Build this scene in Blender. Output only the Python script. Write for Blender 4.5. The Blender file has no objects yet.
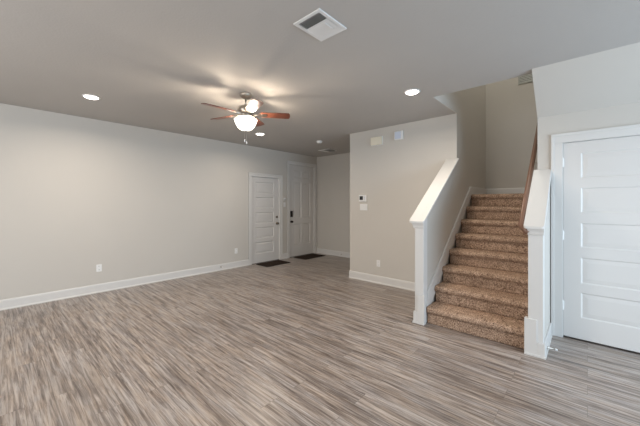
import bpy, bmesh, math, random
from mathutils import Vector, Matrix
random.seed(4)
S = bpy.context.scene
COL = S.collection
PI = math.pi

# ------------------------------------------------------------------ camera
F_PX = 296.6
cam_d = bpy.data.cameras.new('camera')
cam = bpy.data.objects.new('camera', cam_d)
COL.objects.link(cam)
cam.location = (0, 0, 1.41)
cam.rotation_euler = (PI / 2, 0, 0.7339)
cam_d.sensor_width = 36
cam_d.lens = F_PX / 640 * 36
cam_d.shift_y = -9.355 / 640
cam_d.clip_start = 0.05
S.camera = cam

# ------------------------------------------------------------------ world, exposure, daylight
w = bpy.data.worlds.new('world')
S.world = w
w.use_nodes = True
w.node_tree.nodes['Background'].inputs[0].default_value = (0.80, 0.90, 1.0, 1)
w.node_tree.nodes['Background'].inputs[1].default_value = 1.0
S.view_settings.view_transform = 'Standard'
S.view_settings.look = 'None'
S.view_settings.gamma = 1
S.view_settings.exposure = 0.07


def area(name, loc, rot, sx, sy, power, col, spread=PI):
    d = bpy.data.lights.new(name, 'AREA')
    d.shape = 'RECTANGLE'
    d.size, d.size_y = sx, sy
    d.energy = power
    d.color = col
    d.spread = spread
    o = bpy.data.objects.new(name, d)
    COL.objects.link(o)
    o.location = loc
    o.rotation_euler = rot
    return o


# daylight through the windows behind and to the right of the viewer
area('daylight_back', (-2.6, -2.53, 1.5), (PI / 2, 0, 0), 2.9, 1.7, 98, (1.0, 0.985, 0.97))
area('daylight_right', (3.13, 2.2, 1.3), (PI / 2, 0, PI / 2), 3.2, 1.9, 155, (0.64, 0.82, 1.0))
# added area light under the closed stairwell ceiling, standing in for upper-floor light
area('stairwell_fill', (-0.92, 5.0, 5.14), (0, 0, 0), 0.7, 1.6, 17, (1.0, 0.98, 0.90))


# ------------------------------------------------------------------ materials
def mat(name, col, rough=0.6, metal=0.0, spec=0.5):
    m = bpy.data.materials.new(name)
    m.use_nodes = True
    b = m.node_tree.nodes['Principled BSDF']
    b.inputs['Base Color'].default_value = (*col, 1)
    b.inputs['Roughness'].default_value = rough
    b.inputs['Metallic'].default_value = metal
    b.inputs['Specular IOR Level'].default_value = spec
    return m


def N(m, t, **kw):
    n = m.node_tree.nodes.new(t)
    for k, v in kw.items():
        if hasattr(n, k):
            setattr(n, k, v)
        else:
            n.inputs[k].default_value = v
    return n


def lk(m, a, b):
    m.node_tree.links.new(a, b)


def bsdf(m):
    return m.node_tree.nodes['Principled BSDF']


def noisy(name, col, var=0.04, scale=6.0, rough=0.6, bump=0.0, bscale=150.0, metal=0.0, spec=0.5):
    """A paint-like material: a slow colour wander and a fine bump."""
    m = mat(name, col, rough, metal, spec)
    tc = N(m, 'ShaderNodeTexCoord')
    n1 = N(m, 'ShaderNodeTexNoise', Scale=scale, Detail=3.0)
    lk(m, tc.outputs['Object'], n1.inputs['Vector'])
    mx = N(m, 'ShaderNodeMix', data_type='RGBA')
    mx.inputs[6].default_value = (*[c * (1 - var) for c in col], 1)
    mx.inputs[7].default_value = (*[min(1, c * (1 + var)) for c in col], 1)
    lk(m, n1.outputs['Fac'], mx.inputs[0])
    lk(m, mx.outputs[2], bsdf(m).inputs['Base Color'])
    if bump:
        n2 = N(m, 'ShaderNodeTexNoise', Scale=bscale, Detail=2.0)
        lk(m, tc.outputs['Object'], n2.inputs['Vector'])
        bp = N(m, 'ShaderNodeBump', Strength=bump, Distance=0.004)
        lk(m, n2.outputs['Fac'], bp.inputs['Height'])
        lk(m, bp.outputs['Normal'], bsdf(m).inputs['Normal'])
    return m


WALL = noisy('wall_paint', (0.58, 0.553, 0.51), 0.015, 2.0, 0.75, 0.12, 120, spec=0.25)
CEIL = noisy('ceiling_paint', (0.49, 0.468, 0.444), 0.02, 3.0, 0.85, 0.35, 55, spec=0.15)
TRIM = noisy('trim_paint', (0.67, 0.66, 0.64), 0.01, 3.0, 0.38)
DOORM = noisy('door_paint', (0.66, 0.645, 0.625), 0.01, 3.0, 0.42)
PLATE = noisy('white_plastic', (0.80, 0.80, 0.79), 0.01, 8.0, 0.35)
CREAM = noisy('cream_plastic', (0.78, 0.73, 0.60), 0.01, 8.0, 0.4)
GREYP = noisy('pale_grey_plastic', (0.52, 0.56, 0.66), 0.03, 8.0, 0.4)
LENSG = noisy('milky_lens', (0.62, 0.68, 0.80), 0.03, 30.0, 0.15)
AGED = noisy('aged_nickel', (0.20, 0.165, 0.13), 0.1, 30.0, 0.35, metal=0.8)
BLACK = noisy('black_screen', (0.02, 0.02, 0.022), 0.1, 8.0, 0.25)
DARKV = noisy('vent_dark', (0.035, 0.033, 0.03), 0.1, 8.0, 0.8)
VENTW = noisy('vent_white_metal', (0.78, 0.78, 0.77), 0.01, 8.0, 0.4)
VENTG = noisy('vent_grey_metal', (0.40, 0.41, 0.38), 0.02, 8.0, 0.5)
NICKEL = noisy('brushed_nickel', (0.50, 0.46, 0.41), 0.05, 40.0, 0.28, metal=1.0)
BRONZE = noisy('dark_bronze', (0.045, 0.035, 0.03), 0.1, 30.0, 0.35, metal=0.7)
MATM = noisy('doormat_fibre', (0.035, 0.024, 0.018), 0.35, 60.0, 0.95, 0.8, 300, spec=0.1)
RUBBER = noisy('rubber', (0.05, 0.045, 0.04), 0.1, 30.0, 0.7)
SLOT = noisy('outlet_slot', (0.10, 0.10, 0.10), 0.05, 8.0, 0.6)
BEYOND = noisy('window_glass', (0.62, 0.72, 0.82), 0.05, 1.0, 0.05)


def floor_material():
    m = mat('vinyl_plank', (0.3, 0.27, 0.24), 0.31, spec=0.6)
    tc = N(m, 'ShaderNodeTexCoord')
    br = N(m, 'ShaderNodeTexBrick', offset=0.37, offset_frequency=2)
    br.inputs['Scale'].default_value = 1.0
    br.inputs['Brick Width'].default_value = 1.22
    br.inputs['Row Height'].default_value = 0.155
    br.inputs['Mortar Size'].default_value = 0.0012
    br.inputs['Mortar Smooth'].default_value = 0.2
    br.inputs['Bias'].default_value = 0.0
    br.inputs['Color1'].default_value = (0, 0, 0, 1)
    br.inputs['Color2'].default_value = (1, 1, 1, 1)
    br.inputs['Mortar'].default_value = (0.5, 0.5, 0.5, 1)
    lk(m, tc.outputs['Object'], br.inputs['Vector'])
    # each plank shifts the grain
    sep = N(m, 'ShaderNodeSeparateXYZ')
    lk(m, tc.outputs['Object'], sep.inputs[0])
    sh = N(m, 'ShaderNodeMath', operation='MULTIPLY')
    sh.inputs[1].default_value = 0.55
    lk(m, br.outputs['Color'], sh.inputs[0])
    com = N(m, 'ShaderNodeCombineXYZ')
    lk(m, sep.outputs['X'], com.inputs['X'])
    lk(m, sep.outputs['Y'], com.inputs['Y'])
    lk(m, sh.outputs[0], com.inputs['Z'])

    def grain(sx, sy, scale, detail, dist):
        mp = N(m, 'ShaderNodeMapping')
        mp.inputs['Scale'].default_value = (sx, sy, 1)
        lk(m, com.outputs[0], mp.inputs['Vector'])
        n = N(m, 'ShaderNodeTexNoise', Scale=scale, Detail=detail, Distortion=dist)
        n.inputs['Roughness'].default_value = 0.68
        lk(m, mp.outputs[0], n.inputs['Vector'])
        return n
    g1 = grain(0.5, 9, 2.2, 5, 0.5)      # broad streaks
    g2 = grain(1.35, 30, 1.7, 8, 0.7)       # fine streaks
    g3 = grain(1.6, 9, 1.6, 3, 0.8)        # brown / cool wander
    r1 = N(m, 'ShaderNodeValToRGB')
    e = r1.color_ramp.elements
    e[0].position = 0.30
    e[0].color = (0.110, 0.086, 0.072, 1)
    e[1].position = 0.72
    e[1].color = (0.513, 0.466, 0.429, 1)
    q = r1.color_ramp.elements.new(0.45)
    q.color = (0.241, 0.204, 0.180, 1)
    q = r1.color_ramp.elements.new(0.57)
    q.color = (0.376, 0.334, 0.302, 1)
    mixf = N(m, 'ShaderNodeMath', operation='MULTIPLY_ADD')
    mixf.inputs[1].default_value = 1.15
    lk(m, g2.outputs['Fac'], mixf.inputs[0])
    s1 = N(m, 'ShaderNodeMath', operation='MULTIPLY_ADD')
    s1.inputs[1].default_value = 0.55
    s1.inputs[2].default_value = -0.375
    lk(m, g1.outputs['Fac'], s1.inputs[0])
    lk(m, s1.outputs[0], mixf.inputs[2])
    pl = N(m, 'ShaderNodeMath', operation='MULTIPLY_ADD')
    pl.inputs[1].default_value = 0.045
    lk(m, br.outputs['Color'], pl.inputs[0])
    lk(m, mixf.outputs[0], pl.inputs[2])
    lk(m, pl.outputs[0], r1.inputs[0])
    tint = N(m, 'ShaderNodeMix', data_type='RGBA', blend_type='MULTIPLY')
    tint.inputs[0].default_value = 1
    r2 = N(m, 'ShaderNodeValToRGB')
    r2.color_ramp.elements[0].position = 0.35
    r2.color_ramp.elements[0].color = (1.0, 0.93, 0.86, 1)
    r2.color_ramp.elements[1].position = 0.65
    r2.color_ramp.elements[1].color = (0.96, 0.98, 1.02, 1)
    lk(m, g3.outputs['Fac'], r2.inputs[0])
    lk(m, r1.outputs[0], tint.inputs[6])
    lk(m, r2.outputs[0], tint.inputs[7])
    g4 = grain(3.0, 50, 1.5, 5, 1.0)
    r4 = N(m, 'ShaderNodeValToRGB')
    r4.color_ramp.elements[0].position = 0.58
    r4.color_ramp.elements[0].color = (1, 1, 1, 1)
    r4.color_ramp.elements[1].position = 0.70
    r4.color_ramp.elements[1].color = (0.45, 0.42, 0.40, 1)
    lk(m, g4.outputs['Fac'], r4.inputs[0])
    mk = N(m, 'ShaderNodeMix', data_type='RGBA', blend_type='MULTIPLY')
    mk.inputs[0].default_value = 0.8
    lk(m, tint.outputs[2], mk.inputs[6])
    lk(m, r4.outputs[0], mk.inputs[7])
    tint = mk
    seam = N(m, 'ShaderNodeMix', data_type='RGBA')
    lk(m, br.outputs['Fac'], seam.inputs[0])
    lk(m, tint.outputs[2], seam.inputs[6])
    seam.inputs[7].default_value = (0.17, 0.145, 0.125, 1)
    lk(m, seam.outputs[2], bsdf(m).inputs['Base Color'])
    bp = N(m, 'ShaderNodeBump', Strength=0.12, Distance=0.002)
    lk(m, mixf.outputs[0], bp.inputs['Height'])
    lk(m, bp.outputs['Normal'], bsdf(m).inputs['Normal'])
    return m


def carpet_material():
    m = mat('carpet_pile', (0.3, 0.2, 0.13), 0.97, spec=0.05)
    tc = N(m, 'ShaderNodeTexCoord')
    n1 = N(m, 'ShaderNodeTexNoise', Scale=75.0, Detail=3.0)
    n1.inputs['Roughness'].default_value = 0.7
    n2 = N(m, 'ShaderNodeTexNoise', Scale=17.0, Detail=2.0)
    lk(m, tc.outputs['Object'], n1.inputs['Vector'])
    lk(m, tc.outputs['Object'], n2.inputs['Vector'])
    a = N(m, 'ShaderNodeMath', operation='MULTIPLY_ADD')
    a.inputs[1].default_value = 0.16
    lk(m, n2.outputs['Fac'], a.inputs[0])
    b = N(m, 'ShaderNodeMath', operation='MULTIPLY')
    b.inputs[1].default_value = 0.84
    lk(m, n1.outputs['Fac'], b.inputs[0])
    lk(m, b.outputs[0], a.inputs[2])
    r = N(m, 'ShaderNodeValToRGB')
    e = r.color_ramp.elements
    e[0].position = 0.36
    e[0].color = (0.135, 0.080, 0.054, 1)
    e[1].position = 0.64
    e[1].color = (0.70, 0.51, 0.38, 1)
    q = e.new(0.5)
    q.color = (0.43, 0.295, 0.21, 1)
    lk(m, a.outputs[0], r.inputs[0])
    lk(m, r.outputs[0], bsdf(m).inputs['Base Color'])
    n3 = N(m, 'ShaderNodeTexNoise', Scale=130.0, Detail=2.0)
    lk(m, tc.outputs['Object'], n3.inputs['Vector'])
    bp = N(m, 'ShaderNodeBump', Strength=0.9, Distance=0.012)
    lk(m, n3.outputs['Fac'], bp.inputs['Height'])
    lk(m, bp.outputs['Normal'], bsdf(m).inputs['Normal'])
    return m


def wood_material(name, dark, light, rough=0.35, axis=(1, 12, 12)):
    m = mat(name, light, rough)
    tc = N(m, 'ShaderNodeTexCoord')
    mp = N(m, 'ShaderNodeMapping')
    mp.inputs['Scale'].default_value = axis
    lk(m, tc.outputs['Object'], mp.inputs['Vector'])
    n = N(m, 'ShaderNodeTexNoise', Scale=4.0, Detail=5.0, Distortion=0.6)
    lk(m, mp.outputs[0], n.inputs['Vector'])
    mx = N(m, 'ShaderNodeMix', data_type='RGBA')
    mx.inputs[6].default_value = (*dark, 1)
    mx.inputs[7].default_value = (*light, 1)
    lk(m, n.outputs['Fac'], mx.inputs[0])
    lk(m, mx.outputs[2], bsdf(m).inputs['Base Color'])
    return m


def glow(name, col, strength):
    m = mat(name, (0.9, 0.88, 0.84), 0.3)
    b = bsdf(m)
    b.inputs['Emission Color'].default_value = (*col, 1)
    b.inputs['Emission Strength'].default_value = strength
    return m


FLOOR = floor_material()
CARPET = carpet_material()
CHERRY = wood_material('cherry_blade', (0.10, 0.032, 0.020), (0.20, 0.068, 0.038), 0.30)
RAILW = wood_material('stained_rail', (0.13, 0.065, 0.04), (0.26, 0.14, 0.09), 0.35, (12, 1.5, 1.5))
LENS = glow('downlight_lens', (1.0, 0.93, 0.82), 9.0)
BOWL = glow('fan_bowl_glass', (1.0, 0.92, 0.80), 3.2)


# ------------------------------------------------------------------ mesh helpers
def obj(name, bm, m, parent=None, smooth=False, bevel=0.0):
    bmesh.ops.recalc_face_normals(bm, faces=bm.faces)
    me = bpy.data.meshes.new(name)
    bm.to_mesh(me)
    bm.free()
    for x in (m if isinstance(m, (list, tuple)) else [m]):
        me.materials.append(x)
    if smooth:
        for p in me.polygons:
            p.use_smooth = True
    o = bpy.data.objects.new(name, me)
    COL.objects.link(o)
    if parent:
        o.parent = parent
    if bevel:
        b = o.modifiers.new('bevel', 'BEVEL')
        b.width = bevel
        b.segments = 2
        b.limit_method = 'ANGLE'
    return o


def struct(name, bm, m, bevel=0.0):
    o = obj(name, bm, m, None, False, bevel)
    o['kind'] = 'structure'
    return o


def tag(o, label, cat, group=None, kind=None):
    o['label'] = label
    o['category'] = cat
    if group:
        o['group'] = group
    if kind:
        o['kind'] = kind
    return o


def thing(name, label, cat, loc=(0, 0, 0), rz=0, group=None, kind=None):
    o = bpy.data.objects.new(name, None)
    o.empty_display_size = 0.05
    COL.objects.link(o)
    o.location = loc
    o.rotation_euler = (0, 0, rz)
    return tag(o, label, cat, group, kind)


def BM():
    return bmesh.new()


def box(bm, x0, x1, y0, y1, z0, z1):
    v = [bm.verts.new((x, y, z)) for x in (x0, x1) for y in (y0, y1) for z in (z0, z1)]
    for f in ((0, 1, 3, 2), (4, 6, 7, 5), (0, 4, 5, 1), (2, 3, 7, 6), (0, 2, 6, 4), (1, 5, 7, 3)):
        bm.faces.new([v[i] for i in f])
    return bm


def boxes(*bs):
    bm = BM()
    for b in bs:
        box(bm, *b)
    return bm


def prism_x(bm, prof, x0, x1):
    """extrude a (y, z) outline along x"""
    a = [bm.verts.new((x0, y, z)) for y, z in prof]
    b = [bm.verts.new((x1, y, z)) for y, z in prof]
    n = len(prof)
    for i in range(n):
        bm.faces.new((a[i], a[(i + 1) % n], b[(i + 1) % n], b[i]))
    bm.faces.new(a[::-1])
    bm.faces.new(b)
    return bm


def prism_z(bm, prof, z0, z1):
    a = [bm.verts.new((x, y, z0)) for x, y in prof]
    b = [bm.verts.new((x, y, z1)) for x, y in prof]
    n = len(prof)
    for i in range(n):
        bm.faces.new((a[i], a[(i + 1) % n], b[(i + 1) % n], b[i]))
    bm.faces.new(a[::-1])
    bm.faces.new(b)
    return bm


def lathe(bm, prof, seg=32, c=(0, 0, 0), cap=True, axis='z'):
    rings = []
    for r, h in prof:
        ring = []
        for i in range(seg):
            t = 2 * PI * i / seg
            p = (r * math.cos(t), r * math.sin(t), h)
            if axis == 'y':
                p = (p[0], p[2], p[1])
            elif axis == 'x':
                p = (p[2], p[0], p[1])
            ring.append(bm.verts.new((p[0] + c[0], p[1] + c[1], p[2] + c[2])))
        rings.append(ring)
    for a, b in zip(rings, rings[1:]):
        for i in range(seg):
            bm.faces.new((a[i], a[(i + 1) % seg], b[(i + 1) % seg], b[i]))
    if cap:
        bm.faces.new(rings[0][::-1])
        bm.faces.new(rings[-1])
    return bm


def tube(bm, path, rx, rz=None, seg=12):
    """an oval tube along a path, mitred at bends"""
    rz = rz or rx
    P = [Vector(p) for p in path]
    rings = []
    for i, p in enumerate(P):
        d0 = (P[i] - P[i - 1]).normalized() if i else (P[1] - P[0]).normalized()
        d1 = (P[i + 1] - P[i]).normalized() if i < len(P) - 1 else d0
        t = (d0 + d1).normalized()
        k = 1 / max(0.5, t.dot(d0))
        side = t.cross(Vector((0, 0, 1)))
        side = side.normalized() if side.length > 1e-4 else Vector((1, 0, 0))
        up = side.cross(t).normalized()
        rings.append([bm.verts.new(p + side * (rx * k * math.cos(a)) + up * (rz * math.sin(a)))
                      for a in [2 * PI * j / seg for j in range(seg)]])
    for a, b in zip(rings, rings[1:]):
        for i in range(seg):
            bm.faces.new((a[i], a[(i + 1) % seg], b[(i + 1) % seg], b[i]))
    bm.faces.new(rings[0][::-1])
    bm.faces.new(rings[-1])
    return bm


def copy_tree(o, parent=None):
    c = o.copy()
    COL.objects.link(c)
    c.parent = parent
    for ch in list(o.children):
        copy_tree(ch, c)
    return c


# ------------------------------------------------------------------ the setting
XL = -5.77          # left wall face
YT = 4.591          # wall with the thermostat
YF = 6.257          # far wall of the entry and of the stairwell
YD = 4.039          # wall with the closet door
XS = -1.43          # left face of the stairwell
XR = -0.41          # right face of the stairwell
H = 2.74
YB, XE = -2.6, 3.2
YO = 3.70           # front edge of the stairwell opening

struct('floor', boxes((XL - 0.2, XE + 0.2, YB - 0.2, YF + 0.2, -0.12, 0)), FLOOR)
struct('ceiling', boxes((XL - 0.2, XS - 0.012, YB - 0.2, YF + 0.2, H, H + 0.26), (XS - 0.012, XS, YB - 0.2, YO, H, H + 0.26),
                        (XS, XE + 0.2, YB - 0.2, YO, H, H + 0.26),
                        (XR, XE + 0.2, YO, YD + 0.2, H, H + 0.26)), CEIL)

# left wall with two door openings (niches with a closed back)
D1 = (4.035, 4.875, 2.045)
D2 = (5.213, 6.150, 2.440)
struct('wall_left', boxes((XL - 0.08, XL, YB - 0.2, D1[0], 0, H), (XL - 0.08, XL, D1[1], D2[0], 0, H),
                          (XL - 0.08, XL, D2[1], YF, 0, H), (XL - 0.08, XL, D1[0], D1[1], D1[2], H),
                          (XL - 0.08, XL, D2[0], D2[1], D2[2], H),
                          (XL - 0.2, XL - 0.08, YB - 0.2, YF, 0, H)), WALL)
struct('wall_entry', boxes((XL - 0.2, -3.37, YF, YF + 0.2, 0, H)), WALL)
struct('wall_hall', boxes((-3.37, XS, YT, YF + 0.2, 0, H)), WALL)
struct('wall_stair_left', boxes((XS - 0.12, XS, YO, YF, H + 0.26, 5.2), (XS - 0.012, XS, YO, YF, H, H + 0.26)), WALL)
struct('wall_stair_back', boxes((XS, XR, YF, YF + 0.2, 0, 5.2)), WALL)
struct('wall_stair_right', boxes((XR, XR + 0.12, YD + 0.2, YF + 0.2, 0, 5.2), (XR, XR + 0.12, YO, YD + 0.2, H + 0.26, 5.2)), WALL)
struct('wall_stair_front', boxes((XS - 0.12, XR + 0.12, YO - 0.12, YO, H + 0.26, 5.2)), WALL)
struct('ceiling_upper', boxes((XS - 0.2, XR + 0.2, YO - 0.2, YF + 0.2, 5.2, 5.35)), CEIL)
D3 = (-0.195, 0.668, 2.052)
struct('wall_closet', boxes((XR, D3[0], YD, YD + 0.08, 0, H), (D3[1], XE + 0.2, YD, YD + 0.08, 0, H),
                            (D3[0], D3[1], YD, YD + 0.08, D3[2], H),
                            (XR, XE + 0.2, YD + 0.08, YD + 0.2, 0, H)), WALL)
sof = BM()
prism_x(sof, [(YD, 2.355), (YD, H), (3.575, H)], XR, XE)
struct('soffit', sof, WALL)

# unseen sides of the room, each with the windows that light it
struct('wall_back', boxes((XL, -4.1, YB - 0.2, YB, 0, H), (-1.1, XE + 0.2, YB - 0.2, YB, 0, H),
                          (-4.1, -1.1, YB - 0.2, YB, 0, 0.6), (-4.1, -1.1, YB - 0.2, YB, 2.4, H)), WALL)
struct('wall_right', boxes((XE, XE + 0.2, YB, 0.55, 0, H), (XE, XE + 0.2, 3.85, YD, 0, H),
                           (XE, XE + 0.2, 0.55, 3.85, 0, 0.3), (XE, XE + 0.2, 0.55, 3.85, 2.3, H)), WALL)
w1 = thing('window_1', 'wide white framed window in the back wall', 'window', (-2.6, YB - 0.1, 0.6), 0, None, 'structure')
obj('frame', boxes((-1.5, -1.44, -0.03, 0.03, 0, 1.8), (1.44, 1.5, -0.03, 0.03, 0, 1.8), (-0.03, 0.03, -0.03, 0.03, 0.06, 1.74),
                   (-1.44, 1.44, -0.03, 0.03, 0, 0.06), (-1.44, 1.44, -0.03, 0.03, 1.74, 1.8)), TRIM, w1)
obj('pane', boxes((-1.44, -0.03, -0.004, 0.004, 0.06, 1.74), (0.03, 1.44, -0.004, 0.004, 0.06, 1.74)), BEYOND, w1)
w2 = thing('window_2', 'tall white framed patio window in the right wall', 'window', (XE + 0.1, 2.2, 0.3), PI / 2, None, 'structure')
obj('frame', boxes((-1.65, -1.59, -0.03, 0.03, 0, 2.0), (1.59, 1.65, -0.03, 0.03, 0, 2.0), (-0.03, 0.03, -0.03, 0.03, 0.06, 1.94),
                   (-1.59, 1.59, -0.03, 0.03, 0, 0.06), (-1.59, 1.59, -0.03, 0.03, 1.94, 2.0)), TRIM, w2)
obj('pane', boxes((-1.59, -0.03, -0.004, 0.004, 0.06, 1.94), (0.03, 1.59, -0.004, 0.004, 0.06, 1.94)), BEYOND, w2)

# baseboards: a flat board with an eased top and a shoe moulding at the floor
BH = 0.135


def baseboard(name, x0, y0, x1, y1, nx, ny, z=0.0, h=BH, shoe=True):
    """runs from (x0,y0) to (x1,y1) on a wall whose room side is (nx,ny)"""
    prof = [(0, 0), (0.026, 0), (0.026, 0.008), (0.020, 0.018), (0.014, 0.022), (0.014, h - 0.022), (0.010, h - 0.006), (0.004, h), (0, h)]
    if not shoe:
        prof = [(0, 0), (0.014, 0), (0.014, h - 0.022), (0.010, h - 0.006), (0.004, h), (0, h)]
    bm = BM()
    ends = []
    for (x, y) in ((x0, y0), (x1, y1)):
        ends.append([bm.verts.new((x + nx * d, y + ny * d, z + q)) for d, q in prof])
    n = len(prof)
    for i in range(n):
        bm.faces.new((ends[0][i], ends[0][(i + 1) % n], ends[1][(i + 1) % n], ends[1][i]))
    bm.faces.new(ends[0][::-1])
    bm.faces.new(ends[1])
    return struct(name, bm, TRIM)


CW = 0.088   # casing width
baseboard('baseboard_left', XL, YB, XL, D1[0] - CW, 1, 0)
baseboard('baseboard_between_doors', XL, D1[1] + CW, XL, D2[0] - CW, 1, 0)
baseboard('baseboard_entry', XL, YF, -3.37, YF, 0, -1)
baseboard('baseboard_hall', -3.37, YT, -1.535, YT, 0, -1)
baseboard('baseboard_hall_end', -3.37, YT - 0.014, -3.37, YF, -1, 0)
baseboard('baseboard_landing', XS, YF, XR, YF, 0, -1, 1.56, 0.13, False)
baseboard('baseboard_closet', D3[1] + 0.1, YD, XE, YD, 0, -1)
baseboard('baseboard_back', XL, YB, XE, YB, 0, 1)
baseboard('baseboard_right', XE, YB, XE, YD, -1, 0)


# ------------------------------------------------------------------ doors
def door_leaf(w, h, panels, t=0.04, sink=0.015, bev=0.012, field=0.040):
    """front face at y=0 facing -y; each panel is a sunk moulding with a raised field"""
    bm = BM()
    xs = sorted({0, w, *[p[0] for p in panels], *[p[1] for p in panels]})
    zs = sorted({0, h, *[p[2] for p in panels], *[p[3] for p in panels]})

    def quad(a, b, c, d):
        bm.faces.new([bm.verts.new(q) for q in (a, b, c, d)])
    for i in range(len(xs) - 1):
        for j in range(len(zs) - 1):
            cx, cz = (xs[i] + xs[i + 1]) / 2, (zs[j] + zs[j + 1]) / 2
            if any(p[0] < cx < p[1] and p[2] < cz < p[3] for p in panels):
                continue
            quad((xs[i], 0, zs[j]), (xs[i + 1], 0, zs[j]), (xs[i + 1], 0, zs[j + 1]), (xs[i], 0, zs[j + 1]))
    for (x0, x1, z0, z1) in panels:
        r = []
        for ins, y in ((0, 0), (bev, sink), (bev + 0.004, sink), (bev + field, sink * 0.45)):
            r.append([(x0 + ins, y, z0 + ins), (x1 - ins, y, z0 + ins), (x1 - ins, y, z1 - ins), (x0 + ins, y, z1 - ins)])
        for a, b in zip(r, r[1:]):
            for k in range(4):
                quad(a[k], a[(k + 1) % 4], b[(k + 1) % 4], b[k])
        quad(*r[-1])
    quad((0, t, 0), (w, t, 0), (w, t, h), (0, t, h))
    quad((0, 0, 0), (0, t, 0), (0, t, h), (0, 0, h))
    quad((w, 0, 0), (w, t, 0), (w, t, h), (w, 0, h))
    quad((0, 0, 0), (w, 0, 0), (w, t, 0), (0, t, 0))
    quad((0, 0, h), (w, 0, h), (w, t, h), (0, t, h))
    bmesh.ops.remove_doubles(bm, verts=bm.verts, dist=1e-5)
    return bm


def make_door(name, label, w, h, panels, loc, rz, cw, gap=0.008, recess=0.022, sink=0.013):
    """local x along the wall, -y into the room, opening of w x h at the origin"""
    d = thing(name, label, 'door', loc, rz, None, 'structure')
    lf = door_leaf(w - 0.010, h - gap - 0.006, panels, sink=sink)
    bmesh.ops.translate(lf, verts=lf.verts, vec=(0.005, recess, gap))
    obj('door_leaf', lf, DOORM, d)
    c = BM()
    th = 0.018
    # casing: an inner flat and a thicker outer back-band
    for (a, b, k) in ((cw, 0.0, th * 0.7), (cw, cw - 0.028, th)):
        box(c, -a, -b, -k, 0, 0, h + b)
        box(c, w + b, w + a, -k, 0, 0, h + b)
        box(c, -a, w + a, -k, 0, h + b, h + a)
    obj('casing', c, TRIM, d, bevel=0.003)
    j = boxes((-0.0, 0.003, 0.0, 0.075, 0, h), (w - 0.003, w, 0.0, 0.075, 0, h), (0.0, w, 0.0, 0.075, h - 0.003, h))
    obj('jamb', j, TRIM, d)
    return d


def knob(parent, x, z, m, y=0.0, r=0.027):
    bm = BM()
    lathe(bm, [(0.031, 0), (0.031, -0.006), (0.012, -0.010), (0.011, -0.030), (r * .8, -0.036), (r, -0.048), (r * .85, -0.060), (r * .4, -0.066)],
          20, (x, y, z), axis='y')
    return obj('knob', bm, m, parent, True)


def deadbolt(parent, x, z, m, y=0.0):
    bm = BM()
    lathe(bm, [(0.030, 0), (0.030, -0.010), (0.024, -0.016)], 20, (x, y, z), axis='y')
    box(bm, x - 0.004, x + 0.004, y - 0.030, y - 0.016, z - 0.014, z + 0.014)
    return obj('deadbolt', bm, m, parent)


# door_1: five level panels, on the left wall.  local x -> +Y when rz = +90deg, and -y -> +X
w, h = D1[1] - D1[0], D1[2]
pl = []
pz = [(0.215, 0.488), (0.575, 0.842), (0.93, 1.20), (1.288, 1.555), (1.645, 1.915)]
for a, b in pz:
    pl.append((0.115, w - 0.17, a, b))
d1 = make_door('door_1', 'white five-panel door with knob, left of the taller entry door', w, h, pl, (XL, D1[0], 0), PI / 2, CW)
deadbolt(d1, w - 0.075, 1.075, AGED, 0.022)
knob(d1, w - 0.075, 0.915, AGED, 0.022, 0.031)
obj('threshold', boxes((0.004, w - 0.004, 0.0, 0.07, 0, 0.007)), RUBBER, d1)

w, h = D2[1] - D2[0], D2[2]
pl = []
for xa, xb in ((0.16, 0.44), (0.505, 0.785)):
    pl += [(xa, xb, 0.30, 0.86), (xa, xb, 1.03, 1.98), (xa, xb, 2.09, 2.29)]
d2 = make_door('door_2', 'tall white six-panel entry door with dark keypad lock, in the corner', w, h, pl, (XL, D2[0], 0), PI / 2, CW)
lockb = boxes((0.045, 0.115, -0.004, 0.022, 1.06, 1.22))
lk_o = obj('keypad_lock', lockb, BRONZE, d2, bevel=0.006)
obj('keypad_screen', boxes((0.055, 0.105, -0.007, -0.004, 1.13, 1.205)), BLACK, lk_o)
knob(d2, 0.078, 0.935, BRONZE, 0.022, 0.030)
obj('threshold', boxes((0.004, w - 0.004, 0.0, 0.07, 0, 0.007)), RUBBER, d2)

w, h = D3[1] - D3[0], D3[2]
pl = [(0.140, w - 0.148, a - 0.022, b - 0.022) for a, b in ((0.24, 0.499), (0.592, 0.859), (0.961, 1.212), (1.320, 1.573), (1.673, 1.930))]
d3 = make_door('door_3', 'large white five-panel closet door at the right edge beside the stairs', w, h, pl, (D3[0], YD, 0), 0, 0.097, 0.022, 0.006, 0.007)
for z in (0.34, 1.075, 1.84):
    hb = BM()
    lathe(hb, [(0.008, z - 0.045), (0.008, z + 0.045)], 12, (0.002, -0.004, 0))
    lathe(hb, [(0.004, z + 0.045), (0.006, z + 0.05), (0.003, z + 0.056)], 12, (0.002, -0.004, 0))
    box(hb, 0.004, 0.012, 0.0, 0.006, z - 0.045, z + 0.045)
    obj('hinge', hb, PLATE, d3)
knob(d3, w - 0.07, 0.93, NICKEL, 0.006)

# ------------------------------------------------------------------ staircase
RISE, RUN, Y0 = 0.195, 0.258, 3.455
SX0, SX1 = XS + 0.022, XR - 0.016
stair = thing('staircase', 'straight flight of brown carpeted steps climbing between two white half walls', 'stairs',
              ((SX0 + SX1) / 2, Y0, 0))
ox, oy = stair.location.x, stair.location.y


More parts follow.
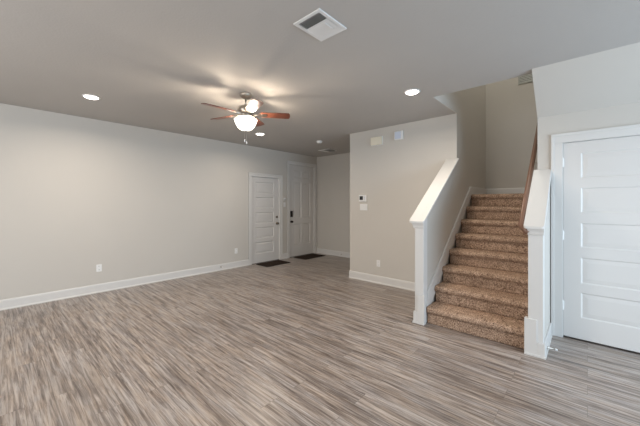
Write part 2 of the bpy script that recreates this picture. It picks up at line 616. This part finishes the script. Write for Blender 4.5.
def step_mesh(k, depth):
    z0, z1 = RISE * k, RISE * (k + 1)
    y = RUN * k
    prof = [(y, z0), (y, z1 - 0.078), (y - 0.012, z1 - 0.074)]
    cy, cz, r = y + 0.006, z1 - 0.037, 0.037
    for i in range(9):
        a = -PI / 2 - 0.25 - (PI - 0.25) * i / 8
        prof.append((cy + r * math.cos(a), cz + r * math.sin(a)))
    prof += [(y + depth, z1), (y + depth, z0)]
    nx = 150
    x0, x1 = SX0 - ox, SX1 - ox
    # refine the outline so the pile can be roughened
    fine = []
    n = len(prof)
    for i in range(n):
        a, b = prof[i], prof[(i + 1) % n]
        L = math.dist(a, b)
        m_ = 1 if i >= n - 2 else max(1, round(L / 0.014))
        for q in range(m_):
            fine.append((a[0] + (b[0] - a[0]) * q / m_, a[1] + (b[1] - a[1]) * q / m_, i < n - 3 or (i == n - 3 and True)))
    bm = BM()
    rng = random.Random(k)
    rows = []
    for i in range(nx + 1):
        x = x0 + (x1 - x0) * i / nx
        row = []
        for (yy, zz, soft) in fine:
            j = 0.0035 if soft and zz > z0 + 0.004 and yy < y + depth - 0.01 else 0
            row.append(bm.verts.new((x, yy + rng.uniform(-j, j), zz + rng.uniform(-j, j) * 0.9)))
        rows.append(row)
    m_ = len(fine)
    for a, b in zip(rows, rows[1:]):
        for i in range(m_):
            bm.faces.new((a[i], a[(i + 1) % m_], b[(i + 1) % m_], b[i]))
    bm.faces.new(rows[0][::-1])
    bm.faces.new(rows[-1])
    return bm


for k in range(7):
    obj('step', step_mesh(k, RUN + 0.04), CARPET, stair, True)
obj('landing', step_mesh(7, YF - 0.002 - Y0 - RUN * 7), CARPET, stair, True)

# skirt board up the left wall of the stairs
sk = BM()
s0, s1 = (3.47, 0.345), (5.245, 1.69)
prism_x(sk, [(3.47, 0.0), (3.47, 0.345), (5.245, 1.69), (YF - 0.014, 1.69), (YF - 0.014, 1.55), (5.29, 1.55), (3.6, 0.2), (3.6, 0.0)], XS, XS + 0.020)
struct('trim_1', sk, TRIM, 0.003)
sk = BM()
prism_x(sk, [(3.47, 0.0), (3.47, 0.345), (5.245, 1.69), (YF - 0.014, 1.69), (YF - 0.014, 1.55), (5.29, 1.55), (3.6, 0.2), (3.6, 0.0)], XR - 0.015, XR)
struct('trim_2', sk, TRIM, 0.003)


# ------------------------------------------------------------------ half walls beside the stairs
def half_wall(name, label, wx0, wx1, y_end, px0, px1, cx0, cx1, zc0, zc1, outer):
    """newel at the foot, sloped cap, plinth boards; outer = -1/+1: the side away from the steps"""
    yn = 3.374
    t = thing(name, label, 'half wall', ((wx0 + wx1) / 2, yn, 0))
    X0, Y0_ = t.location.x, yn
    sl = (zc1 - zc0) / (y_end - 3.335)

    def zt(y):
        return zc0 + sl * (y - 3.335)
    ct = 0.024   # cap board thickness
    bm = BM()
    prism_x(bm, [(yn + 0.11 - Y0_, 0), (y_end - Y0_, 0), (y_end - Y0_, zt(y_end) - ct), (yn + 0.11 - Y0_, zt(yn + 0.11) - ct)], wx0 - X0, wx1 - X0)
    obj('wall_body', bm, WALL, t)
    bm = BM()
    prism_x(bm, [(0, 0), (0.11, 0), (0.11, zt(yn + 0.11) - ct), (0, zt(yn) - ct)], px0 - X0, px1 - X0)
    post = obj('newel_post', bm, TRIM, t, bevel=0.003)
    # neck moulding under the foot of the cap
    inn = 0.25 if outer < 0 else 0.1
    lw, rw = (1.0, 0.35) if outer < 0 else (0.1, 0.35)
    bm = BM()
    ztop = zt(yn - 0.012) - ct
    prev = None
    for zz, e in ((1.120, 0.010), (1.130, 0.014), (1.150, 0.017), (ztop - 0.016, 0.030), (ztop, 0.032)):
        ring = [bm.verts.new(p) for p in ((px0 - e * lw - X0, -e, zz), (px1 + e * rw - X0, -e, zz), (px1 + e * rw - X0, 0.014, zz), (px0 - e * lw - X0, 0.014, zz))]
        if prev:
            for k in range(4):
                bm.faces.new((prev[k], prev[(k + 1) % 4], ring[(k + 1) % 4], ring[k]))
        else:
            bm.faces.new(ring[::-1])
        prev = ring
    bm.faces.new(prev)
    obj('neck_moulding', bm, TRIM, post)
    # cap: sloped board with rounded corners at its foot
    bm = BM()
    L0, L1 = 3.335, y_end
    r = 0.018
    outl = [(cx0 + r, L0), (cx1 - r, L0), (cx1 - r * .3, L0 + r * .3), (cx1, L0 + r), (cx1, L1), (cx0, L1), (cx0, L0 + r), (cx0 + r * .3, L0 + r * .3)]
    lo = [bm.verts.new((x - X0, y - Y0_, zt(y) - ct)) for x, y in outl]
    hi = [bm.verts.new((x - X0, y - Y0_, zt(y))) for x, y in outl]
    n = len(outl)
    for i in range(n):
        bm.faces.new((lo[i], lo[(i + 1) % n], hi[(i + 1) % n], hi[i]))
    bm.faces.new(lo[::-1])
    bm.faces.new(hi)
    cap = obj('cap', bm, TRIM, t, bevel=0.004)
    # cove strips along both sides under the cap
    bm = BM()
    for a, b in ((wx0 - 0.012, wx0), (wx1, wx1 + 0.012)):
        y0 = yn + 0.115
        prism_x(bm, [(y0 - Y0_, zt(y0) - ct - 0.04), (y_end - Y0_, zt(y_end) - ct - 0.04), (y_end - Y0_, zt(y_end) - ct), (y0 - Y0_, zt(y0) - ct)], a - X0, b - X0)
    obj('cove_strip', bm, TRIM, cap, bevel=0.003)
    # plinth: the tall stair skirt board's end, and the low baseboard wrapping the outer side
    bm = BM()
    if outer < 0:
        inner = (px0 + 0.035, px1 + 0.012)
        outr = (px0 - 0.014, px0 + 0.035)
    else:
        inner = (px0 - 0.028, px1 - 0.045)
        outr = (px1 - 0.045, px1 + 0.014)
    box(bm, inner[0] - X0, inner[1] - X0, -0.014, 0.045, 0, 0.338)
    obj('tall_plinth_board', bm, TRIM, t, bevel=0.003)
    bm = BM()
    box(bm, outr[0] - X0, outr[1] - X0, -0.014, 0.0, 0, BH)
    if outer < 0:
        box(bm, outr[0] - X0, px0 - X0, 0.0, y_end - 0.03 - Y0_, 0, BH)
    else:
        box(bm, px1 - X0, outr[1] - X0, 0.0, y_end - 0.02 - Y0_, 0, BH)
    obj('low_baseboard', bm, TRIM, t, bevel=0.003)
    bm = BM()
    lo_, hi_ = min(inner[0], outr[0]), max(inner[1], outr[1])
    box(bm, lo_ - (0.008 if outer < 0 else 0) - X0, hi_ + (0.008 if outer > 0 else 0) - X0, -0.024, -0.014, 0, 0.018)
    if outer < 0:
        box(bm, lo_ - 0.008 - X0, lo_ - X0, -0.014, y_end - 0.03 - Y0_, 0, 0.018)
    else:
        box(bm, hi_ - X0, hi_ + 0.008 - X0, -0.014, y_end - 0.02 - Y0_, 0, 0.018)
    obj('shoe_moulding', bm, TRIM, t, bevel=0.002)
    return t


half_wall('half_wall', 'white newel and half wall with sloped cap, left side of the stairs, ending at the thermostat wall',
          -1.532, XS, YT, -1.525, -1.418, -1.582, -1.398, 1.205, 2.078, -1)
half_wall('half_wall', 'white newel and half wall with sloped cap, right side of the stairs beside the closet door',
          XR, -0.300, YD, -0.415, -0.300, -0.447, -0.288, 1.199, 1.785, 1)

# handrail on the right side of the stairs, with a return to the newel
rail = thing('handrail', 'brown stained wooden handrail along the right side of the stairs', 'handrail', (-0.47, 3.40, 1.2))
bm = BM()
sl = (2.093 - 1.205) / (4.389 - 3.385)
y1 = 5.05
pts = [(0.052, -0.03, -0.065), (0.040, -0.03, -0.050), (0.0, -0.02, 0.006), (0.0, y1 - 3.40, -0.012 + sl * (y1 - 3.385))]
tube(bm, pts, 0.024, 0.026, 14)
obj('rail', bm, RAILW, rail, True)
for yy in (4.25, 4.9):
    zz = -0.012 + sl * (yy - 3.385)
    bm = BM()
    tube(bm, [(0.0, yy - 3.40, zz - 0.02), (0.01, yy - 3.40, zz - 0.06), (0.05, yy - 3.40, zz - 0.08)], 0.006)
    lathe(bm, [(0.028, 0.052), (0.028, 0.060)], 16, (0.0, yy - 3.40, zz - 0.08), axis='x')
    obj('bracket', bm, NICKEL, rail)

# ------------------------------------------------------------------ ceiling fan
FX, FY, FZ = -3.08, 2.07, H
fan = thing('ceiling_fan', 'nickel ceiling fan with five cherry blades and a glowing bowl light', 'ceiling fan', (FX, FY, FZ))
bm = BM()
lathe(bm, [(0.060, 0.0), (0.074, -0.004), (0.074, -0.020), (0.068, -0.032), (0.048, -0.050), (0.030, -0.058), (0.022, -0.062)], 32)
obj('canopy', bm, NICKEL, fan, True)
bm = BM()
lathe(bm, [(0.013, -0.058), (0.013, -0.150)], 16)
lathe(bm, [(0.026, -0.135), (0.030, -0.145), (0.030, -0.155), (0.020, -0.165)], 20)
obj('downrod', bm, NICKEL, fan, True)
bm = BM()
lathe(bm, [(0.030, -0.150), (0.080, -0.160), (0.098, -0.180), (0.102, -0.205), (0.098, -0.228), (0.070, -0.240), (0.060, -0.262), (0.058, -0.275), (0.030, -0.280)], 40)
obj('motor_housing', bm, NICKEL, fan, True)
BZ = -0.243
for k in range(5):
    a = math.radians(-90 + 72 * k - 2)
    R = Matrix.Rotation(a, 4, 'Z') @ Matrix.Rotation(math.radians(-12), 4, 'X')
    bm = BM()
    out = [(0.175, -0.046), (0.20, -0.054), (0.49, -0.066), (0.520, -0.062), (0.532, -0.045), (0.536, 0.0),
           (0.532, 0.045), (0.520, 0.062), (0.49, 0.066), (0.20, 0.054), (0.175, 0.046)]
    prism_z(bm, out, -0.004, 0.004)
    bmesh.ops.transform(bm, matrix=Matrix.Translation((0, 0, BZ)) @ R, verts=bm.verts)
    bl = obj('blade', bm, CHERRY, fan)
    bm = BM()
    prism_z(bm, [(0.075, -0.016), (0.13, -0.012), (0.17, -0.036), (0.235, -0.034), (0.255, -0.012), (0.255, 0.012), (0.235, 0.034), (0.17, 0.036), (0.13, 0.012), (0.075, 0.016)], -0.010, -0.0045)
    for px, py in ((0.19, -0.022), (0.19, 0.022), (0.235, 0.0)):
        lathe(bm, [(0.006, -0.010), (0.006, -0.013)], 8, (px, py, 0))
    bmesh.ops.transform(bm, matrix=Matrix.Translation((0, 0, BZ)) @ R, verts=bm.verts)
    obj('blade_iron', bm, NICKEL, bl)
bm = BM()
lathe(bm, [(0.058, -0.270), (0.105, -0.276), (0.113, -0.286), (0.108, -0.296), (0.018, -0.300), (0.012, -0.44)], 32)
obj('light_fitter', bm, NICKEL, fan, True)
# glass bowl, open at the top so its lamps also wash the ceiling
bm = BM()
prof = []
prof = [(0.012, -0.440), (0.040, -0.439), (0.060, -0.434), (0.078, -0.423), (0.095, -0.405), (0.110, -0.383),
        (0.121, -0.360), (0.129, -0.338), (0.133, -0.322), (0.138, -0.316), (0.134, -0.312), (0.128, -0.318)]
lathe(bm, prof, 48, cap=False)
obj('glass_bowl', bm, BOWL, fan, True)
bm = BM()
lathe(bm, [(0.014, -0.438), (0.016, -0.446), (0.010, -0.456), (0.006, -0.468)], 16)
obj('finial', bm, NICKEL, fan, True)
for (px, py, ln) in ((0.010, 0.006, 0.125), (-0.008, -0.010, 0.10)):
    bm = BM()
    lathe(bm, [(0.0022, -0.440), (0.0022, -0.450 - ln)], 8, (px, py, 0))
    c = obj('pull_chain', bm, NICKEL, fan)
    bm = BM()
    lathe(bm, [(0.003, -0.450 - ln), (0.007, -0.460 - ln), (0.007, -0.478 - ln), (0.003, -0.484 - ln)], 10, (px, py, 0))
    obj('chain_pull', bm, PLATE, c, True)
for i in range(3):
    a = math.radians(20 + 120 * i)
    d = bpy.data.lights.new('fan_lamp', 'POINT')
    d.energy = 19
    d.color = (1.0, 0.84, 0.66)
    d.shadow_soft_size = 0.022
    o = bpy.data.objects.new('fan_lamp', d)
    COL.objects.link(o)
    o.parent = fan
    o.location = (0.085 * math.cos(a), 0.085 * math.sin(a), -0.335)


# ------------------------------------------------------------------ recessed downlights
def downlight(loc, label, power=17):
    t = thing('recessed_downlight', label, 'ceiling light', loc, 0, 'recessed ceiling downlights')
    bm = BM()
    lathe(bm, [(0.070, 0.0), (0.094, 0.0), (0.094, -0.004), (0.088, -0.008), (0.074, -0.009), (0.070, -0.004)], 40, cap=False)
    # close the ring section
    obj('trim_ring', bm, PLATE, t, True)
    bm = BM()
    lathe(bm, [(0.0715, -0.001), (0.0715, -0.009), (0.060, -0.016), (0.040, -0.020), (0.012, -0.022)], 40)
    obj('lens', bm, LENS, t, True)
    d = bpy.data.lights.new('downlight_lamp', 'AREA')
    d.shape = 'DISK'
    d.size = 0.13
    d.energy = power
    d.color = (1.0, 0.87, 0.73)
    d.spread = math.radians(165)
    o = bpy.data.objects.new('downlight_lamp', d)
    COL.objects.link(o)
    o.parent = t
    o.location = (0, 0, -0.026)
    return t


downlight((-4.586, 0.835, H), 'round lit downlight at the left, over the long bare wall', 19)
downlight((-1.55, 3.352, H), 'round lit downlight nearest the stairs and thermostat wall', 16)
downlight((-4.632, 3.43, H), 'round lit downlight behind the ceiling fan, above the panelled doors', 13)
downlight((-1.55, 0.82, H), 'round lit downlight overhead, nearest the viewer, out of the picture')
downlight((1.55, 2.0, H), 'unseen downlight added to the right of the viewer to brighten the floor', 13)  # invented fixture, added to lift the light on the right-hand floor


# ------------------------------------------------------------------ ceiling fittings
def register(name, label, loc, w, d, cat='ceiling vent', rz=0.0, slats=7, split=0.33, flat=0.72):
    t = thing(name, label, cat, loc, rz)
    fr = 0.028
    bm = BM()
    box(bm, -w / 2, w / 2, -d / 2, -d / 2 + fr, -0.010, 0)
    box(bm, -w / 2, w / 2, d / 2 - fr, d / 2, -0.010, 0)
    box(bm, -w / 2, -w / 2 + fr, -d / 2 + fr, d / 2 - fr, -0.010, 0)
    box(bm, w / 2 - fr, w / 2, -d / 2 + fr, d / 2 - fr, -0.010, 0)
    obj('frame', bm, VENTW, t, bevel=0.003)
    obj('duct_shade', boxes((-w / 2 + fr, w / 2 - fr, -d / 2 + fr, d / 2 - fr, -0.0015, -0.0005)), DARKV, t)  # flat sheet coloured dark as the shade inside the duct
    y0, y1 = -d / 2 + fr, d / 2 - fr
    n = slats * 2
    for i in range(n):
        yc = y0 + (i + 0.5) * (y1 - y0) / n
        s = 1 if i < n * split else -1
        bm = BM()
        hw, hh = (y1 - y0) / n * 0.62, 0.010
        a = math.radians(38 if s > 0 else -38 if i < n * flat else -12)
        c_, s_ = math.cos(a), math.sin(a)
        pr = []
        for (u, v) in ((-hw, -0.0006), (hw, -0.0006), (hw, 0.0006), (-hw, 0.0006)):
            pr.append((yc + u * c_ - v * s_, -0.0095 + u * s_ + v * c_))
        # keep the slat below the duct sheet
        top = max(z for _, z in pr)
        pr = [(y, z - max(0, top + 0.002)) for y, z in pr]
        prism_x(bm, pr, -w / 2 + fr, w / 2 - fr)
        obj('slat', bm, VENTW, t)
    return t


vent = register('ceiling_vent', 'square white ceiling vent with slats, at the top of the picture', (-1.482, 1.647, H), 0.262, 0.312)
obj('damper_lever', boxes((0.062, 0.068, -0.03, 0.065, -0.020, -0.016)), VENTW, vent)
register('ceiling_vent', 'small white ceiling vent above the entry doors, far from the viewer', (-4.80, 5.60, H), 0.30, 0.36, rz=PI / 2, slats=5, split=0.6)

sd = thing('smoke_detector', 'small round white smoke detector on the ceiling near the entry', 'smoke detector', (-4.24, 4.68, H))
bm = BM()
lathe(bm, [(0.068, 0), (0.068, -0.010), (0.060, -0.012), (0.056, -0.034), (0.045, -0.040), (0.012, -0.042)], 32)
obj('housing', bm, PLATE, sd, True)
bm = BM()
lathe(bm, [(0.010, -0.041), (0.010, -0.0445), (0.006, -0.046)], 16, (0.02, 0.0, 0))
obj('test_button', bm, GREYP, sd)

gr = thing('wall_grille', 'grey air grille high on the stairwell back wall', 'air vent', (-0.72, YF, 3.60))
bm = boxes((-0.19, 0.19, -0.012, 0, -0.085, -0.068), (-0.19, 0.19, -0.012, 0, 0.068, 0.085), (-0.19, -0.172, -0.012, 0, -0.068, 0.068), (0.172, 0.19, -0.012, 0, -0.068, 0.068))
obj('frame', bm, VENTG, gr)
obj('backing', boxes((-0.172, 0.172, -0.003, -0.0005, -0.068, 0.068)), DARKV, gr)
for i in range(5):
    z = -0.054 + 0.027 * i
    bm = BM()
    prism_x(bm, [(-0.011, z - 0.012), (-0.009, z - 0.012), (-0.0035, z + 0.010), (-0.0055, z + 0.010)], -0.172, 0.172)
    obj('slat', bm, VENTG, gr)


# ------------------------------------------------------------------ fittings on the walls
def on_wall(loc, side):
    """rotation so that local -y points into the room"""
    return {'left': PI / 2, 'front': 0.0}[side]


def outlet(loc, side, label):
    t = thing('power_outlet', label, 'outlet', loc, on_wall(loc, side), 'white power outlets low on the walls')
    obj('cover_plate', boxes((-0.036, 0.036, -0.006, 0, -0.058, 0.058)), PLATE, t, bevel=0.003)
    for z in (-0.026, 0.026):
        bm = BM()
        lathe(bm, [(0.0165, -0.006), (0.0165, -0.008)], 20, (0, 0, z), axis='y')
        s = obj('socket', bm, PLATE, t)
        obj('slot', boxes((-0.008, -0.005, -0.0085, -0.008, z - 0.003, z + 0.008), (0.005, 0.008, -0.0085, -0.008, z - 0.003, z + 0.008),
                          (-0.002, 0.002, -0.0085, -0.008, z - 0.011, z - 0.007)), SLOT, s)
    return t


outlet((XL, 1.149, 0.386), 'left', 'white power outlet on the long left wall, nearer the viewer')
outlet((XL, 3.625, 0.366), 'left', 'white power outlet on the left wall beside the five-panel door')
outlet((-2.748, YT, 0.352), 'front', 'white power outlet low on the thermostat wall')


def switch(loc, side, gangs, label):
    w_ = 0.070 + 0.046 * (gangs - 1)
    t = thing('light_switch', label, 'light switch', loc, on_wall(loc, side))
    obj('cover_plate', boxes((-w_ / 2, w_ / 2, -0.006, 0, -0.058, 0.058)), PLATE, t, bevel=0.003)
    for g in range(gangs):
        x = (g - (gangs - 1) / 2) * 0.046
        bm = BM()
        prism_x(bm, [(-0.006, -0.033), (-0.0085, -0.033), (-0.0075, 0.0), (-0.0110, 0.033), (-0.006, 0.033)], x - 0.0165, x + 0.0165)
        obj('rocker', bm, PLATE, t)
    return t


switch((-3.058, YT, 1.345), 'front', 3, 'white three-rocker light switch plate directly under the thermostat')
switch((XL, 5.035, 1.385), 'left', 1, 'white single light switch between the two left doors')

se = thing('alarm_sensor', 'small white sensor above the switch between the doors', 'sensor', (XL, 5.035, 1.525), PI / 2)
obj('housing', boxes((-0.032, 0.032, -0.020, 0, -0.036, 0.036)), PLATE, se, bevel=0.006)
obj('lens', boxes((-0.024, 0.024, -0.022, -0.020, -0.028, -0.012)), SLOT, se)

th = thing('thermostat', 'small white thermostat with a dark display on the stair-side wall', 'thermostat', (-3.070, YT, 1.508), 0)
obj('housing', boxes((-0.082, 0.082, -0.024, 0, -0.062, 0.062)), PLATE, th, bevel=0.008)
obj('display', boxes((-0.062, 0.012, -0.0265, -0.024, -0.030, 0.040)), BLACK, th, bevel=0.002)
obj('button', boxes((0.035, 0.06, -0.0265, -0.024, 0.010, 0.028), (0.035, 0.06, -0.0265, -0.024, -0.022, -0.004)), GREYP, th)

ch = thing('door_chime', 'cream rectangular door chime box high on the thermostat wall', 'door chime', (-2.775, YT, 2.520), 0)
obj('cover', boxes((-0.110, 0.110, -0.045, 0, -0.068, 0.068)), CREAM, ch, bevel=0.008)
obj('base_plate', boxes((-0.116, 0.116, -0.008, 0, -0.074, 0.074)), PLATE, ch)

al = thing('alarm_siren', 'pale bluish-grey alarm box beside the door chime, high on the wall', 'alarm', (-2.348, YT, 2.552), 0)
obj('housing', boxes((-0.080, 0.080, -0.038, 0, -0.074, 0.074)), PLATE, al, bevel=0.012)
bm = BM()
box(bm, -0.062, 0.048, -0.044, -0.038, -0.058, 0.060)
obj('strobe_lens', bm, LENSG, al, bevel=0.005)


def door_stop(loc, rz, label):
    t = thing('door_stop', label, 'door stop', loc, rz, 'spring door stops on the baseboards')
    bm = BM()
    lathe(bm, [(0.014, 0), (0.014, -0.006), (0.006, -0.010), (0.005, -0.060)], 14, axis='y')
    obj('stem', bm, NICKEL, t, True)
    bm = BM()
    lathe(bm, [(0.008, -0.058), (0.010, -0.062), (0.010, -0.074), (0.007, -0.077)], 14, axis='y')
    obj('rubber_tip', bm, PLATE, t, True)
    return t


door_stop((XL + 0.014, 3.25, 0.075), PI / 2, 'small door stop on the left baseboard before the five-panel door')
door_stop((-4.86, YF - 0.014, 0.065), 0, 'small door stop on the far entry baseboard')
door_stop((-0.286, 3.565, 0.034), PI / 2, 'small door stop on the base of the right half wall')


# ------------------------------------------------------------------ door mats
def doormat(loc, w_, d_, rz, label):
    t = thing('doormat', label, 'doormat', loc, rz, 'dark doormats inside the doors')
    bm = BM()
    r = 0.03
    o = []
    for sx, sy, a0 in ((1, 1, 0), (-1, 1, 90), (-1, -1, 180), (1, -1, 270)):
        for q in (0, 30, 60, 90):
            a = math.radians(a0 + q)
            o.append((sx * (w_ / 2 - r) + r * math.cos(a), sy * (d_ / 2 - r) + r * math.sin(a)))
    prism_z(bm, o, 0, 0.006)
    obj('rubber_backing', bm, RUBBER, t)
    bm = BM()
    o2 = [(x * (1 - 0.05), y * (1 - 0.07)) for x, y in o]
    prism_z(bm, o2, 0.006, 0.013)
    obj('pile', bm, MATM, t, bevel=0.003)
    return t


doormat((-5.49, 4.455, 0), 0.44, 0.72, 0, 'dark brown doormat in front of the five-panel door')
doormat((-5.49, 5.68, 0), 0.46, 0.80, 0, 'dark brown doormat in front of the tall entry door')
